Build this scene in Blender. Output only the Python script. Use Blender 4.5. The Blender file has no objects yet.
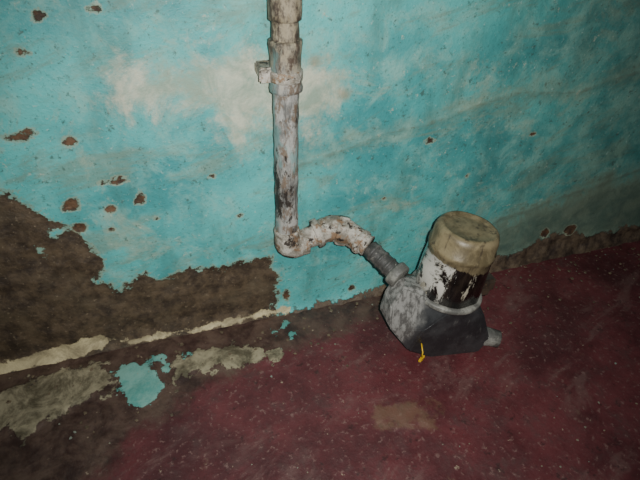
import bpy, bmesh, math, random
import numpy as np
from mathutils import Vector, Matrix, noise as mnoise
random.seed(4)
COL=bpy.context.collection
# ------------------------------------------------------------ helpers
def link(o,parent=None):
    COL.objects.link(o)
    if parent: o.parent=parent
    return o
def empty(name,loc=(0,0,0)):
    e=bpy.data.objects.new(name,None); e.location=loc; e.empty_display_size=.05
    return link(e)
def mesh_obj(name,verts,faces,mat=None,parent=None,smooth=True):
    me=bpy.data.meshes.new(name); me.from_pydata([tuple(v) for v in verts],[],faces); me.update()
    if smooth:
        for p in me.polygons: p.use_smooth=True
    o=bpy.data.objects.new(name,me); link(o,parent)
    if mat: me.materials.append(mat)
    return o
class NT:
    def __init__(s,name,rough=.7):
        s.m=bpy.data.materials.new(name); s.m.use_nodes=True; s.t=s.m.node_tree
        s.b=s.t.nodes['Principled BSDF']; s.b.inputs['Roughness'].default_value=rough
        s.tc=s.t.nodes.new('ShaderNodeTexCoord').outputs['Object']
    def inp(s,sock,v):
        if isinstance(v,bpy.types.NodeSocket): s.t.links.new(v,sock)
        else: sock.default_value=v
    def noise(s,scale,detail=6,rough=.6,dist=0,stretch=None,off=(0,0,0),rot=None):
        mp=s.t.nodes.new('ShaderNodeMapping'); s.t.links.new(s.tc,mp.inputs[0])
        mp.inputs['Location'].default_value=off
        if stretch: mp.inputs['Scale'].default_value=stretch
        src=mp.outputs[0]
        if rot:
            m0=s.t.nodes.new('ShaderNodeMapping'); m0.inputs['Rotation'].default_value=rot
            s.t.links.new(s.tc,m0.inputs[0]); s.t.links.new(m0.outputs[0],mp.inputs[0])
        n=s.t.nodes.new('ShaderNodeTexNoise'); s.t.links.new(src,n.inputs['Vector'])
        n.inputs['Scale'].default_value=scale; n.inputs['Detail'].default_value=detail
        n.inputs['Roughness'].default_value=rough; n.inputs['Distortion'].default_value=dist
        return n.outputs[0]
    def math(s,op,a,b=0.,c=None):
        n=s.t.nodes.new('ShaderNodeMath'); n.operation=op
        s.inp(n.inputs[0],a); s.inp(n.inputs[1],b)
        if c is not None: s.inp(n.inputs[2],c)
        return n.outputs[0]
    def ramp(s,v,lo,hi,a=0.,b=1.):
        n=s.t.nodes.new('ShaderNodeMapRange'); n.interpolation_type='SMOOTHSTEP'
        s.inp(n.inputs[0],v)
        for i,x in enumerate((lo,hi,a,b)): n.inputs[i+1].default_value=x
        return n.outputs[0]
    def mix(s,f,a,b):
        n=s.t.nodes.new('ShaderNodeMix'); n.data_type='RGBA'
        s.inp(n.inputs[0],f)
        for k,v in ((6,a),(7,b)):
            if isinstance(v,tuple): v=rgb(*v)
            s.inp(n.inputs[k],v)
        return n.outputs[2]
    def attr(s,name):
        n=s.t.nodes.new('ShaderNodeAttribute'); n.attribute_name=name; return n.outputs['Fac']
    def xyz(s):
        n=s.t.nodes.new('ShaderNodeSeparateXYZ'); s.t.links.new(s.tc,n.inputs[0]); return n.outputs
    def mask(s,name,amp,scale,w=.002,off=(0,0,0),bias=0.):
        n1=s.noise(scale,8,.65,0,None,off)
        v=s.math('ADD',s.attr(name),s.math('MULTIPLY',s.math('SUBTRACT',n1,.5-bias),amp))
        return s.ramp(v,-w,w)
    def bump(s,h,strength=.5,dist=.002):
        n=s.t.nodes.new('ShaderNodeBump'); n.inputs['Strength'].default_value=strength
        n.inputs['Distance'].default_value=dist; s.inp(n.inputs['Height'],h)
        s.t.links.new(n.outputs[0],s.b.inputs['Normal'])
    def out(s,c,rough=None,metal=None):
        s.inp(s.b.inputs['Base Color'],rgb(*c) if isinstance(c,tuple) else c)
        if rough is not None: s.inp(s.b.inputs['Roughness'],rough)
        if metal is not None: s.inp(s.b.inputs['Metallic'],metal)
        return s.m
def lin(c):
    c/=255.; return c/12.92 if c<.04045 else ((c+.055)/1.055)**2.4
def rgb(r,g,b): return (lin(r),lin(g),lin(b),1.)
# signed distance (positive inside)
def sd_poly(P,poly):
    poly=np.array(poly,float); n=len(poly); d=np.full(len(P),1e9); ins=np.zeros(len(P),bool)
    for i in range(n):
        a=poly[i]; b=poly[(i+1)%n]; e=b-a; w=P-a
        t=np.clip((w@e)/(e@e+1e-12),0,1); d=np.minimum(d,np.hypot(*(w-t[:,None]*e).T))
        c=((a[1]<=P[:,1])&(b[1]>P[:,1]))|((b[1]<=P[:,1])&(a[1]>P[:,1]))
        with np.errstate(divide='ignore',invalid='ignore'):
            xi=a[0]+(P[:,1]-a[1])/(b[1]-a[1]+1e-15)*(b[0]-a[0])
        ins^=c&(P[:,0]<xi)
    return np.where(ins,d,-d)
def sd_line(P,pts,w):
    pts=np.array(pts,float); d=np.full(len(P),1e9)
    for a,b in zip(pts[:-1],pts[1:]):
        e=b-a; q=P-a; t=np.clip((q@e)/(e@e),0,1); d=np.minimum(d,np.hypot(*(q-t[:,None]*e).T))
    return w-d
def mm(*a): return [(x/1000,y/1000) for x,y in zip(a[::2],a[1::2])]

# ------------------------------------------------------------ wall_back
def axis(lo,a,b,hi,fine,coarse=.1):
    return np.concatenate([np.arange(lo,a-1e-6,coarse),np.arange(a,b-1e-6,fine),np.arange(b,hi+1e-6,coarse)])
xs=axis(-2.,-.7,1.8,3.5,.006); zs=np.concatenate([np.arange(0,.95,.006),np.arange(.95,2.45,.1)])
nx,nz=len(xs),len(zs)
X,Z=np.meshgrid(xs,zs); P=np.stack([X.ravel(),Z.ravel()],1)
brown=sd_poly(P,mm(-361,470,-280,443,-250,426,-236,383,-195,350,-168,301,-150,254,-169,200,-136,168,-86,196,-50,178,-15,182,20,196,63,183,131,186,197,188,215,112,211,53,205,-20,-900,-20,-900,520,-500,500))
# islands of paint still clinging inside the bare area
for x,z,r in [(-215,345,9),(-255,300,7)]:
    brown=np.minimum(brown,np.hypot(P[:,0]-x/1000,P[:,1]-z/1000)-r/1000)
cream=np.maximum(sd_poly(P,mm(-600,20,-411,23,-285,42,-201,45,-173,24,-210,6,-338,0,-600,-15)),
                 sd_poly(P,mm(-162,20,20,12,197,22,249,16,244,6,67,4,-145,6)))
pale=sd_poly(P,mm(-82,592,-22,655,91,656,270,653,370,610,376,529,314,481,149,480,43,543,-55,563))
grey=sd_poly(P,mm(780,-20,812,30,833,169,1017,211,1275,257,1700,300,2600,320,2600,-20))
ridge=np.maximum(sd_line(P,mm(272,418,360,438,450,465,560,476,662,505,785,530,870,521,958,515,1040,538,1122,550,1500,600),.002),
                 sd_line(P,mm(780,140,833,179,920,189,1017,214,1130,230,1275,262,1800,310),.003))
base=sd_poly(P,mm(215,-20,222,6,300,10,480,14,620,20,800,36,930,52,1010,78,1100,88,1160,62,1300,58,1700,60,2600,60,2600,-20))
chips=np.full(len(P),-1.)
for x,z,rx,rz in [(-222,541,20,6),(-205,549,10,5),(-145,524,10,8),(-92,434,17,4),(-80,441,9,4),(-178,393,14,10),(-170,405,8,6),(-110,377,9,9),(-55,386,9,10),(-50,395,5,9),(-173,343,12,11),(-140,728,8,7),(-178,677,6,3),(-61,736,6,3),
                  (239,57,9,15),(575,436,9,6),(139,316,3,2),(419,35,8,7),(1010,95,14,16),(1100,92,20,14),(860,420,6,3),(-30,340,3,3),(480,300,3,2),(700,330,4,3),(90,420,3,2),(640,200,4,3),(-120,330,5,3)]:
    q=np.hypot((P[:,0]*1000-x)/rx,(P[:,1]*1000-z)/rz); chips=np.maximum(chips,(1-q)*min(rx,rz)/1000)
stain=np.full(len(P),-1.)
for x,z,r in [(299,630,10),(363,561,12)]:
    stain=np.maximum(stain,r/1000-np.hypot(P[:,0]-x/1000,P[:,1]-z/1000))
rec=np.clip(np.maximum(brown,chips)/.01+.5,0,1)
Y=np.zeros(len(P))
for i,(x,z) in enumerate(P):
    if -.7<=x<=1.8 and z<1:
        Y[i]+=.004*mnoise.noise(Vector((x*3,z*3,1)))+.0008*mnoise.noise(Vector((x*14,z*14,5)))
        if rec[i]>0: Y[i]+=rec[i]*(.002+.003*mnoise.fractal(Vector((x*22,z*22,2)),.9,2.,5))
        b_=max(0,min(1,base[i]/.015+.3))
        if b_>0: Y[i]-=b_*(.005+.005*mnoise.fractal(Vector((x*25,z*25,7)),.8,2.,4))
Y-=.002*np.clip(ridge/.006+1,0,1)
Y-=.012*np.clip(1-P[:,1]/.05,0,1)**2
Y-=.005*np.clip(grey/.03,0,1)
V=np.stack([P[:,0],Y,P[:,1]],1)
F=[(j*nx+i,j*nx+i+1,(j+1)*nx+i+1,(j+1)*nx+i) for j in range(nz-1) for i in range(nx-1)]
W=NT('painted_plaster',.6)
n_big=W.noise(3.5,8,.6); n_mid=W.noise(14,8,.7,.4,None,(3,1,2)); n_fine=W.noise(90,6,.7); n_st=W.noise(9,6,.6,0,(1,1,.35),(5,5,5))
n_dir=W.noise(7,9,.75,.5,(.45,1,1.6),(2,8,1),(0,.25,0)); n_grit=W.noise(160,4,.7,0,None,(3,3,9))
xo=W.xyz()
c=W.mix(W.ramp(n_big,.35,.65),(58,138,140),(92,186,182))
c=W.mix(W.ramp(n_mid,.46,.70,0,.75),c,(134,186,174))
c=W.mix(W.ramp(n_st,.50,.68,0,.6),c,(70,114,108))
c=W.mix(W.ramp(n_dir,.50,.62,0,.65),c,(112,138,122))
c=W.mix(W.ramp(W.noise(5,10,.75,.6,None,(11,2,6)),.54,.64,0,.55),c,(156,174,152))
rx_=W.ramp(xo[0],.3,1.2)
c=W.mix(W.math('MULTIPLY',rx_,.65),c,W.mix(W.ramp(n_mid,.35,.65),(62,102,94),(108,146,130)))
c=W.mix(W.ramp(n_fine,.60,.70,0,.6),c,(168,200,188))
c=W.mix(W.ramp(W.noise(45,7,.75,0,None,(9,2,4)),.58,.64,0,.75),c,(66,90,82))
c=W.mix(W.ramp(W.noise(26,9,.8,0,None,(1,12,4)),.60,.64,0,.7),c,(172,184,164))
c=W.mix(W.ramp(n_grit,.58,.68,0,.55),c,(56,80,74))
pm=W.ramp(W.math('ADD',W.attr('pale'),W.math('MULTIPLY',W.math('SUBTRACT',W.noise(9,10,.75,.3),.5),.42)),-.03,.06,0,.85)
c=W.mix(pm,c,W.mix(W.ramp(n_mid,.38,.62),(202,200,176),(142,156,136)))
c=W.mix(W.ramp(W.math('ADD',W.attr('grey'),W.math('MULTIPLY',W.math('SUBTRACT',n_mid,.5),.2)),-.03,.03,0,.8),c,W.mix(W.ramp(n_mid,.35,.65),(118,130,110),(70,84,72)))
c=W.mix(W.math('MULTIPLY',W.mask('ridge',.03,25,.003),.5),c,(84,98,88))
c=W.mix(W.ramp(W.math('ADD',W.attr('ridge'),W.math('MULTIPLY',W.math('SUBTRACT',n_mid,.5),.12)),-.04,.0,0,.3),c,(120,132,110))
c=W.mix(W.ramp(W.math('ADD',W.attr('stain'),W.math('MULTIPLY',W.math('SUBTRACT',n_mid,.5),.03)),-.01,.008,0,.55),c,(150,122,84))
# bare plaster
n_pl=W.noise(26,10,.72)
pl=W.mix(W.ramp(n_pl,.36,.64),(52,43,34),(94,80,62))
pl=W.mix(W.ramp(W.noise(8,6,.6,0,None,(4,1,1)),.5,.65,0,.5),pl,(94,84,66))
pl=W.mix(W.ramp(W.noise(120,5,.7,0,None,(2,7,1)),.60,.70,0,.7),pl,(146,132,108))
rimv=W.math('ADD',W.math('ADD',W.attr('brown'),W.math('MULTIPLY',W.math('SUBTRACT',W.noise(20,10,.72),.5),.13)),W.math('MULTIPLY',W.math('SUBTRACT',n_fine,.5),.015))
bm_=W.ramp(rimv,-.0015,.0015); rim=W.ramp(rimv,-.009,-.004,0,.8)
c=W.mix(rim,c,(136,158,138)); c=W.mix(bm_,c,pl)
bs=W.mask('base',.09,26,.003); c=W.mix(bs,c,W.mix(W.ramp(n_pl,.36,.64),(52,42,36),(104,90,72)))
ch=W.math('ADD',W.attr('chips'),W.math('MULTIPLY',W.math('SUBTRACT',W.noise(42,10,.8,0,None,(6,6,2)),.5),.034))
cm=W.ramp(ch,-.001,.001); c=W.mix(W.ramp(ch,-.0045,-.002,0,.7),c,(148,160,136)); c=W.mix(cm,c,W.mix(W.ramp(n_pl,.4,.6),(58,46,36),(104,78,56)))
c=W.mix(W.mask('cream',.045,36,.0025),c,W.mix(W.ramp(n_mid,.35,.65),(210,198,156),(140,130,102)))
h=W.math('ADD',W.math('MULTIPLY',n_fine,.6),W.math('ADD',W.math('MULTIPLY',n_mid,.6),W.math('MULTIPLY',n_grit,.3)))
hm=W.math('MAXIMUM',W.math('MAXIMUM',bm_,cm),bs)
h=W.math('SUBTRACT',h,W.math('MULTIPLY',hm,W.math('SUBTRACT',1.4,W.math('MULTIPLY',n_pl,1.6))))
W.bump(h,.7,.004); wm=W.out(c,W.ramp(n_mid,.3,.7,.42,.7))
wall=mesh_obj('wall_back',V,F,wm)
for nme,a in (('brown',brown),('cream',cream),('pale',pale),('grey',grey),('ridge',ridge),('chips',chips),('stain',stain),('base',base)):
    wall.data.attributes.new(nme,'FLOAT','POINT').data.foreach_set('value',a.astype(np.float32))

# ------------------------------------------------------------ floor
ys=np.concatenate([np.arange(-2.8,-.8,.1),np.arange(-.8,.0301,.006)])
ny=len(ys); X,Yg=np.meshgrid(xs,ys); P=np.stack([X.ravel(),Yg.ravel()],1)
def U(*p):
    d=p[0]
    for q in p[1:]: d=np.maximum(d,q)
    return d
cem=U(sd_poly(P,mm(-700,-60,-410,-53,-333,-44,-210,-35,-184,-73,-193,-133,-248,-134,-285,-155,-356,-187,-395,-157,-700,-200)),
      sd_poly(P,mm(-58,-76,10,-66,126,-85,189,-126,170,-152,90,-145,-8,-127,-54,-149)))
cem3=sd_poly(P,mm(343,-333,401,-336,470,-365,436,-405,371,-397,335,-366))
turq=U(sd_poly(P,mm(-184,-73,-134,-58,-92,-89,-79,-141,-109,-185,-139,-183,-168,-128)),
       *[r/1000-np.hypot((P[:,0]-x/1000),(P[:,1]-y/1000)) for x,y,r in [(-85,-66,15),(-18,-72,11),(222,-50,10),(228,-80,9),(-70,-100,9),(190,-60,5)]])
dark_band=sd_poly(P,mm(-900,40,-419,30,592,20,592,-63,349,-102,138,-136,-48,-191,-171,-272,-273,-380,-900,-420))  # floor zone beside the wall, coloured darker brown than the red floor
Zf=np.zeros(len(P))
for i,(x,y) in enumerate(P):
    if -.7<=x<=1.8 and y>-.85:
        Zf[i]=.003*mnoise.noise(Vector((x*5,y*5,9)))
        k=max(0,min(1,max(cem[i],turq[i],cem3[i]*.5)/.01+.5))
        if k>0: Zf[i]+=k*(.003+.002*mnoise.noise(Vector((x*40,y*40,3))))
        if dark_band[i]>0: Zf[i]+=.0018*mnoise.fractal(Vector((x*35,y*35,3)),1,2,3)*max(0,min(1,dark_band[i]/.03))
V=np.stack([P[:,0],P[:,1],Zf],1)
F=[(j*nx+i,j*nx+i+1,(j+1)*nx+i+1,(j+1)*nx+i) for j in range(ny-1) for i in range(nx-1)]
G=NT('painted_concrete_floor',.45)
g1=G.noise(4,9,.7); g2=G.noise(16,9,.75,.3,None,(4,4,4)); g3=G.noise(80,6,.7); g4=G.noise(7,8,.7,.6,(.6,1.4,1),(1,6,2),(0,0,-.4))
c=G.mix(G.ramp(g1,.35,.65),(68,33,36),(100,50,53))
c=G.mix(G.ramp(g2,.5,.68,0,.7),c,(72,50,48))
c=G.mix(G.ramp(g4,.52,.64,0,.55),c,(106,80,76))
c=G.mix(G.ramp(g3,.56,.66,0,.65),c,(124,98,92))
c=G.mix(G.ramp(G.noise(30,8,.75,0,None,(2,9,4)),.58,.64,0,.65),c,(46,29,28))
c=G.mix(G.ramp(G.noise(11,9,.8,0,None,(8,1,4)),.60,.68,0,.6),c,(112,92,78))
wv=G.math('ADD',G.attr('dark_band'),G.math('MULTIPLY',G.math('SUBTRACT',G.noise(12,8,.7,0,None,(1,3,8)),.5),.16))
c=G.mix(G.ramp(wv,-.03,.03,0,.85),c,G.mix(G.ramp(g2,.35,.66),(44,35,31),(92,76,64)))
c=G.mix(G.math('MULTIPLY',G.mask('cem3',.13,28,.014),.5),c,(112,92,70))
cmk=G.mask('cem',.14,30,.003); tmk=G.mask('turq',.075,38,.0015)
c=G.mix(cmk,c,G.mix(G.ramp(g2,.38,.62),(84,78,62),(154,146,120)))
c=G.mix(tmk,c,G.mix(G.ramp(g2,.4,.6),(84,146,138),(118,166,154)))
c=G.mix(G.ramp(G.noise(55,4,.6,0,None,(7,7,7)),.69,.72,0,.8),c,(150,135,115))
G.bump(G.math('ADD',G.math('MULTIPLY',g3,.5),G.math('ADD',G.math('MULTIPLY',g2,1.0),G.math('MULTIPLY',G.math('MAXIMUM',cmk,tmk),.7))),.7,.004)
fl=mesh_obj('floor',V,F,G.out(c,G.ramp(g2,.3,.7,.32,.65)))
for nme,a in (('cem',cem),('cem3',cem3),('turq',turq),('dark_band',dark_band)):
    fl.data.attributes.new(nme,'FLOAT','POINT').data.foreach_set('value',a.astype(np.float32))

# ------------------------------------------------------------ materials for fixtures
M1=NT('flaking_white_pipe_paint',.6)
a=M1.noise(40,7,.75,.3,(1,1,.35)); b=M1.noise(60,7,.75,0,(1,1,.5),(3,2,1)); e=M1.noise(14,6,.6,0,(1,1,.5),(8,2,1))
c=M1.mix(M1.ramp(a,.38,.62),(92,92,89),(168,168,162))
c=M1.mix(M1.ramp(b,.50,.58,0,.8),c,(104,84,64))
c=M1.mix(M1.ramp(e,.54,.62,0,.7),c,(104,148,146))
c=M1.mix(M1.ramp(M1.noise(22,8,.78,0,(1,1,.4),(1,9,1)),.54,.58),c,(42,36,31))
top=M1.math('ADD',M1.xyz()[2],M1.math('MULTIPLY',M1.math('SUBTRACT',a,.5),.35))
c=M1.mix(M1.ramp(top,.60,.68,0,.85),c,M1.mix(M1.ramp(b,.42,.58),(150,138,112),(62,50,40)))
M1.bump(M1.math('ADD',a,b),.9,.004); m_pipe=M1.out(c)
M2=NT('flaking_tan_fitting_paint',.6)
a=M2.noise(30,8,.75); b=M2.noise(44,7,.75,0,None,(3,2,1))
c=M2.mix(M2.ramp(a,.40,.60),(118,112,100),(188,184,172)); c=M2.mix(M2.ramp(b,.50,.58,0,.85),c,(128,98,68))
c=M2.mix(M2.ramp(M2.noise(32,6,.75,0,None,(9,9,1)),.55,.60),c,(50,42,35))
M2.bump(M2.math('ADD',a,b),.9,.005); m_fit=M2.out(c)
def metal(name,c1,c2,c3,rough=.5,s=1.):
    N=NT(name,rough); a=N.noise(25*s,7,.7); b=N.noise(80*s,6,.7,0,None,(3,2,1))
    c=N.mix(N.ramp(a,.4,.62),c1,c2); c=N.mix(N.ramp(b,.6,.68,0,.8),c,c3)
    N.bump(N.math('ADD',a,b),.5,.002); return N.out(c,rough)
m_nip=metal('worn_galvanised_nipple',(56,56,54),(98,96,92),(150,148,140))
m_ring=metal('scuffed_grey_flange',(84,84,80),(138,138,130),(56,52,48))
m_lug=metal('dark_rusty_lug',(40,36,32),(66,54,44),(110,90,70))
m_yel=metal('yellow_seal_plastic',(200,160,30),(220,180,40),(120,90,30))
B=NT('meter_body_paint',.5); o=B.xyz(); a=B.noise(16,6,.6); b=B.noise(90,7,.7,0,(1,1,.35),(2,1,4))
c=B.mix(B.ramp(a,.4,.65),(38,40,42),(60,62,63)); c=B.mix(B.ramp(b,.58,.68,0,.45),c,(100,100,96))
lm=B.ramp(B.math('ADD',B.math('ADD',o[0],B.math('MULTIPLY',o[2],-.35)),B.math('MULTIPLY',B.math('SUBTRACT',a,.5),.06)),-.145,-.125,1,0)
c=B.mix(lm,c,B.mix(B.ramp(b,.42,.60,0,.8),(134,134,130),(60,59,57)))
B.bump(B.math('ADD',a,b),.5,.002); m_body=B.out(c,.38)
K=NT('register_can_paint',.4); o=K.xyz(); a=K.noise(22,8,.7,.4); b=K.noise(60,7,.7,0,(1,1,.25),(1,5,2))
c=K.mix(K.ramp(b,.4,.7),(12,11,10),(40,34,28))
c=K.mix(K.ramp(K.noise(26,7,.7,0,(1,1,.3),(6,5,2)),.58,.62),c,(164,158,140))
sx=K.math('ADD',o[0],K.math('MULTIPLY',K.math('SUBTRACT',b,.5),.06))
c=K.mix(K.math('MULTIPLY',K.ramp(sx,-.050,-.044,1,0),K.ramp(a,.42,.50)),c,(190,188,178))
tz=K.math('ADD',K.math('ADD',o[2],K.math('MULTIPLY',o[0],.12)),K.math('MULTIPLY',K.math('SUBTRACT',a,.5),.05))
tan=K.mix(K.ramp(a,.4,.62),(86,77,56),(124,113,86)); tan=K.mix(K.ramp(b,.54,.64,0,.75),tan,(58,50,40))
tm=K.ramp(tz,.088,.092)
c=K.mix(tm,c,tan)
K.bump(K.math('ADD',a,b),.4,.002); m_can=K.out(c,K.math('ADD',.14,K.math('MULTIPLY',tm,.30)))

# ------------------------------------------------------------ sweep tool
def tube(name,pts,rads,mat,parent,seg=36,lump=0.,cap=True):
    pts=[Vector(p) for p in pts]; vs=[];fs=[]
    t0=(pts[1]-pts[0]).normalized(); n=t0.orthogonal().normalized()
    for i,p in enumerate(pts):
        t=(pts[min(i+1,len(pts)-1)]-pts[max(i-1,0)]).normalized()
        n=(n-t*n.dot(t)).normalized(); bb=t.cross(n)
        for k in range(seg):
            an=2*math.pi*k/seg; dv=n*math.cos(an)+bb*math.sin(an)
            q=p+dv*rads[i]; r=rads[i]+(lump*mnoise.fractal(q*45,1,2,3) if lump else 0)
            vs.append(p+dv*r)
    for i in range(len(pts)-1):
        for k in range(seg):
            k2=(k+1)%seg; fs.append((i*seg+k,i*seg+k2,(i+1)*seg+k2,(i+1)*seg+k))
    if cap: fs.append(tuple(range(seg))[::-1]); fs.append(tuple((len(pts)-1)*seg+k for k in range(seg)))
    return mesh_obj(name,vs,fs,mat,parent,smooth=seg>8)
def catmull(ctrl,rad,n=14):
    P_=[Vector(c) for c in ctrl]; P_=[P_[0]*2-P_[1]]+P_+[P_[-1]*2-P_[-2]]; R_=[rad[0]]+list(rad)+[rad[-1]]
    o=[];r=[]
    for i in range(1,len(P_)-2):
        for k in range(n):
            t=k/n; a,b,c_,d_=P_[i-1:i+3]
            o.append(.5*((2*b)+(c_-a)*t+(2*a-5*b+4*c_-d_)*t*t+(3*b-a-3*c_+d_)*t**3)); s=t*t*(3-2*t); r.append(R_[i]*(1-s)+R_[i+1]*s)
    o.append(P_[-2]); r.append(R_[-2]); return o,r
def collar(name,c,axis_,r,h,mat,parent,lump=.0008,seg=36):
    c=Vector(c);a=Vector(axis_).normalized()
    prof=[(-.5,.9),(-.42,.98),(-.25,1),(.25,1),(.42,.98),(.5,.9)]
    return tube(name,[c+a*h*t for t,_ in prof],[r*s for _,s in prof],mat,parent,lump=lump,seg=seg)
# ------------------------------------------------------------ water pipe
pipe=empty('water_pipe',(0,0,0))
px,py=.230,-.047
zz=[.272+i*.01 for i in range(0,170)]
tube('riser',[(px,py,z) for z in zz],[.0235 for z in zz],m_pipe,pipe,lump=.0018)
tube('coupling',[(px,py,z) for z in (.598,.6,.606,.612,.62,.66,.672,.68,.686,.688)],[.025,.029,.030,.029,.0275,.0275,.029,.030,.029,.025],m_pipe,pipe,lump=.002)
tube('upper_socket',[(px,py,z) for z in (.718,.72,.73,.80,.81,.812)],[.025,.028,.0285,.0285,.028,.025],m_pipe,pipe,lump=.002)
ctrl=[(px,py,.292),(px,py,.272),(px+.004,py,.256),(px+.02,py,.248),(px+.042,py,.252)]
o_,r_=catmull(ctrl,[.026,.028,.030,.029,.026]); tube('foot_elbow',o_,r_,m_fit,pipe,lump=.002)
collar('foot_elbow_rim_top',(px,py,.290),(0,0,1),.028,.012,m_fit,pipe,.0015)
collar('foot_elbow_rim_side',(px+.040,py,.252),(1,0,.1),.029,.013,m_fit,pipe,.0015)
ctrl=[(.262,-.047,.252),(.300,-.045,.268),(.331,-.045,.274),(.362,-.058,.270),(.386,-.088,.260),(.398,-.106,.256)]
o_,r_=catmull(ctrl,[.021,.026,.030,.028,.025,.024]); tube('swing_elbow',o_,r_,m_fit,pipe,lump=.004)
collar('swing_elbow_rim_in',(.301,-.045,.268),(1,0,.3),.033,.016,m_fit,pipe,.002)
collar('union_nut',(.356,-.055,.271),(.9,-.42,-.12),.0345,.026,m_fit,pipe,.001,seg=8)
collar('swing_elbow_rim_out',(.388,-.092,.259),(.5,-.85,-.2),.029,.013,m_fit,pipe,.0015)
def box(name,c,s,mat,parent,bev=.003,rot=None):
    bm=bmesh.new(); bmesh.ops.create_cube(bm,size=1); bmesh.ops.scale(bm,vec=s,verts=bm.verts)
    bmesh.ops.bevel(bm,geom=bm.edges[:],offset=bev,segments=2,affect='EDGES')
    me=bpy.data.meshes.new(name); bm.to_mesh(me); bm.free(); o=bpy.data.objects.new(name,me); link(o,parent); o.location=c
    if rot: o.rotation_euler=rot
    me.materials.append(mat); return o
collar('strap',(px,py,.628),(0,0,1),.0305,.02,m_fit,pipe)
box('strap_ear',(px-.036,py-.002,.630),(.024,.01,.026),m_fit,pipe)
box('strap_ear_back',(px-.030,py+.025,.630),(.03,.05,.02),m_fit,pipe)
# ------------------------------------------------------------ water meter
MC=Vector((.552,-.212,0))
meter=empty('water_meter',MC)
pts=[]
for k in range(20):
    an=2*math.pi*k/20; pts.append((-.004+.064*math.cos(an),.062*math.sin(an),.178))
pts+=[(-.118,.030,.225),(-.118,-.010,.225),(-.140,.030,.19),(-.142,-.012,.18),
      (-.148,.030,.140),(-.142,-.022,.120),(-.105,.035,.065),(-.092,-.035,.045),(-.04,.05,.003),(-.03,-.036,.003),
      (.095,.045,.002),(.09,-.055,.002),(.112,-.055,.040),(.12,.03,.05),(.074,-.055,.13),(.076,.05,.14),(-.080,-.054,.130)]
bm=bmesh.new()
for p in pts: bm.verts.new(p)
bmesh.ops.convex_hull(bm,input=bm.verts[:])
bmesh.ops.delete(bm,geom=[v for v in bm.verts if not v.link_faces],context='VERTS')
bmesh.ops.dissolve_limit(bm,angle_limit=.12,verts=bm.verts[:],edges=bm.edges[:])
bmesh.ops.bevel(bm,geom=bm.edges[:],offset=.003,segments=3,affect='EDGES')
me=bpy.data.meshes.new('body'); bm.to_mesh(me); bm.free(); me.materials.append(m_body)
link(bpy.data.objects.new('body',me),meter)
na=Vector((.400,-.112,.254))-MC; nb=Vector((.440,-.192,.226))-MC
tube('inlet_nipple',[na.lerp(nb,t) for t in (0,.2,.5,.8,1)],[.020]*5,m_nip,meter,lump=.001)
for i,t in enumerate((.15,.40,.62)):
    collar('nipple_thread_%d'%(i+1),na.lerp(nb,t),nb-na,.0215,.007,m_nip,meter,.0006)
collar('inlet_boss',na.lerp(nb,.9),nb-na,.028,.022,m_ring,meter,.001)
tube('outlet_boss',[(.080,-.02,.035),(.122,-.040,.030),(.142,-.050,.026),(.143,-.0505,.026),(.132,-.044,.028)],[.03,.022,.021,.015,.014],m_ring,meter,lump=.001)
def lathe(name,prof,mat,loc,tilt=(0,0,0),seg=64,lump=0):
    vs=[];fs=[]
    for r,z in prof:
        for k in range(seg):
            a=2*math.pi*k/seg; rr=r+(lump*mnoise.noise(Vector((math.cos(a)*2,math.sin(a)*2,z*20))) if r>.01 else 0)
            vs.append((rr*math.cos(a),rr*math.sin(a),z))
    for i in range(len(prof)-1):
        for k in range(seg):
            k2=(k+1)%seg; fs.append((i*seg+k,i*seg+k2,(i+1)*seg+k2,(i+1)*seg+k))
    fs.append(tuple(range(seg))[::-1]); fs.append(tuple((len(prof)-1)*seg+k for k in range(seg)))
    o=mesh_obj(name,vs,fs,mat,meter); o.location=loc; o.rotation_euler=tilt; return o
tilt=(0,.13,0)
lathe('flange_ring',[(.070,0),(.078,.002),(.080,.005),(.080,.011),(.078,.014),(.070,.015)],m_ring,(-.006,0,.176),tilt)
lathe('register_can',[(.068,0),(.072,.003),(.070,.06),(.0675,.105),(.0705,.109),(.0705,.118),(.067,.122),(.066,.146),(.064,.154),(.059,.160),(.053,.161),(.049,.157),(.03,.1585),(.002,.159)],m_can,(-.006,0,.190),tilt,lump=.003)
for i,an in enumerate((-.15,2.6,1.2)):
    box('flange_lug_%d'%(i+1),(-.006+.086*math.cos(an),.086*math.sin(an),.183-.011*math.cos(an)),(.034,.026,.020),m_lug,meter,.004,(0,.13*math.cos(an),an))
box('hinge_block',(.094,-.005,.185),(.034,.036,.034),m_lug,meter,.006)
tube('seal_wire',[(-.070,-.045,.075),(-.074,-.062,.065),(-.072,-.060,.045)],[.0015]*3,m_yel,meter,seg=9)
box('seal_tag',(-.070,-.058,.038),(.012,.006,.020),m_yel,meter,.002,(.2,.1,.4))
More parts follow.
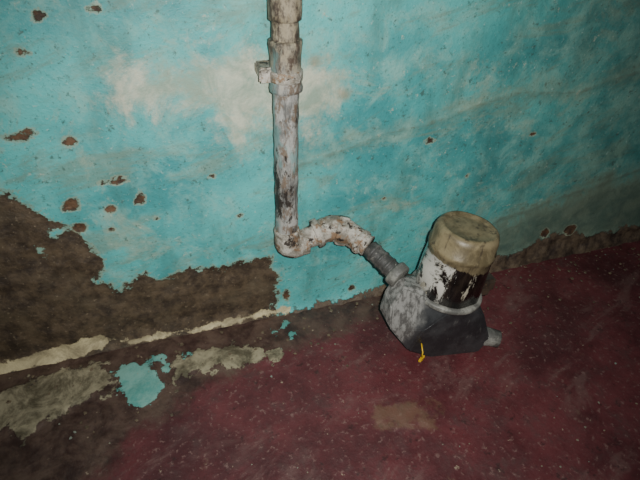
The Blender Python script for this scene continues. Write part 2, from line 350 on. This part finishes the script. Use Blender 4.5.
# ------------------------------------------------------------ crumbs of paint and plaster on the floor
def crumb_geo(n,szr,region,vs,fs,mi,idx):
    for _ in range(n):
        x,y=region(); s=random.uniform(*szr); a0=random.random()*6; m_=random.randint(4,6); b=len(vs); hgt=s*random.uniform(.15,.5)
        if .38<x<.73 and -.30<y<-.12: continue
        an=[a0+2*math.pi*k/m_+random.uniform(-.3,.3) for k in range(m_)]; rs=[s*random.uniform(.6,1.1) for _ in an]
        for zt,sc in ((0.0,1),(hgt,.8)):
            for q,rr in zip(an,rs): vs.append((x+math.cos(q)*rr*sc,y+math.sin(q)*rr*sc,.0015+zt))
        for k in range(m_):
            k2=(k+1)%m_; fs.append((b+k,b+k2,b+m_+k2,b+m_+k)); mi.append(idx)
        fs.append(tuple(b+m_+k for k in range(m_))); fs.append(tuple(b+k for k in range(m_))[::-1]); mi+=[idx,idx]
def near(): return (random.uniform(-.6,1.5),-.016-abs(random.gauss(0,.09)))
def anyw(): return (random.uniform(-.6,1.6),random.uniform(-.75,-.03))
vs,fs,mi=[],[],[]
crumb_geo(260,(.0015,.006),near,vs,fs,mi,0); crumb_geo(80,(.0015,.004),anyw,vs,fs,mi,1)
db=mesh_obj('paint_and_plaster_debris',vs,fs,metal('plaster_crumb',(80,70,56),(110,98,78),(60,48,38)),smooth=False)
db.data.materials.append(metal('paint_flake',(120,130,120),(120,110,90),(140,135,130)))
db.data.polygons.foreach_set('material_index',mi)

# ------------------------------------------------------------ camera and light
cd=bpy.data.cameras.new('camera'); cd.sensor_width=36; cd.lens=500/640*36; cd.clip_start=.01
cam=bpy.data.objects.new('camera',cd); link(cam)
cam.matrix_world=Matrix(((.94749,.1663,-.27315,0),(-.31804,.57935,-.75047,-.89),(.03344,.79793,.60182,.925),(0,0,0,1)))
bpy.context.scene.camera=cam
ld=bpy.data.lights.new('phone_flash','SPOT'); ld.energy=62; ld.spot_size=math.radians(104); ld.spot_blend=1; ld.shadow_soft_size=.006; ld.color=(1,.985,.95)
l=bpy.data.objects.new('phone_flash',ld); link(l)
R=cam.matrix_world.to_3x3(); l.matrix_world=Matrix.Translation(Vector((0,-.89,.925))+R@Vector((.03,.012,0)))@R.to_4x4()
w=bpy.data.worlds.new('world'); bpy.context.scene.world=w; w.use_nodes=True
w.node_tree.nodes['Background'].inputs[0].default_value=(.8,.85,.9,1); w.node_tree.nodes['Background'].inputs[1].default_value=.08
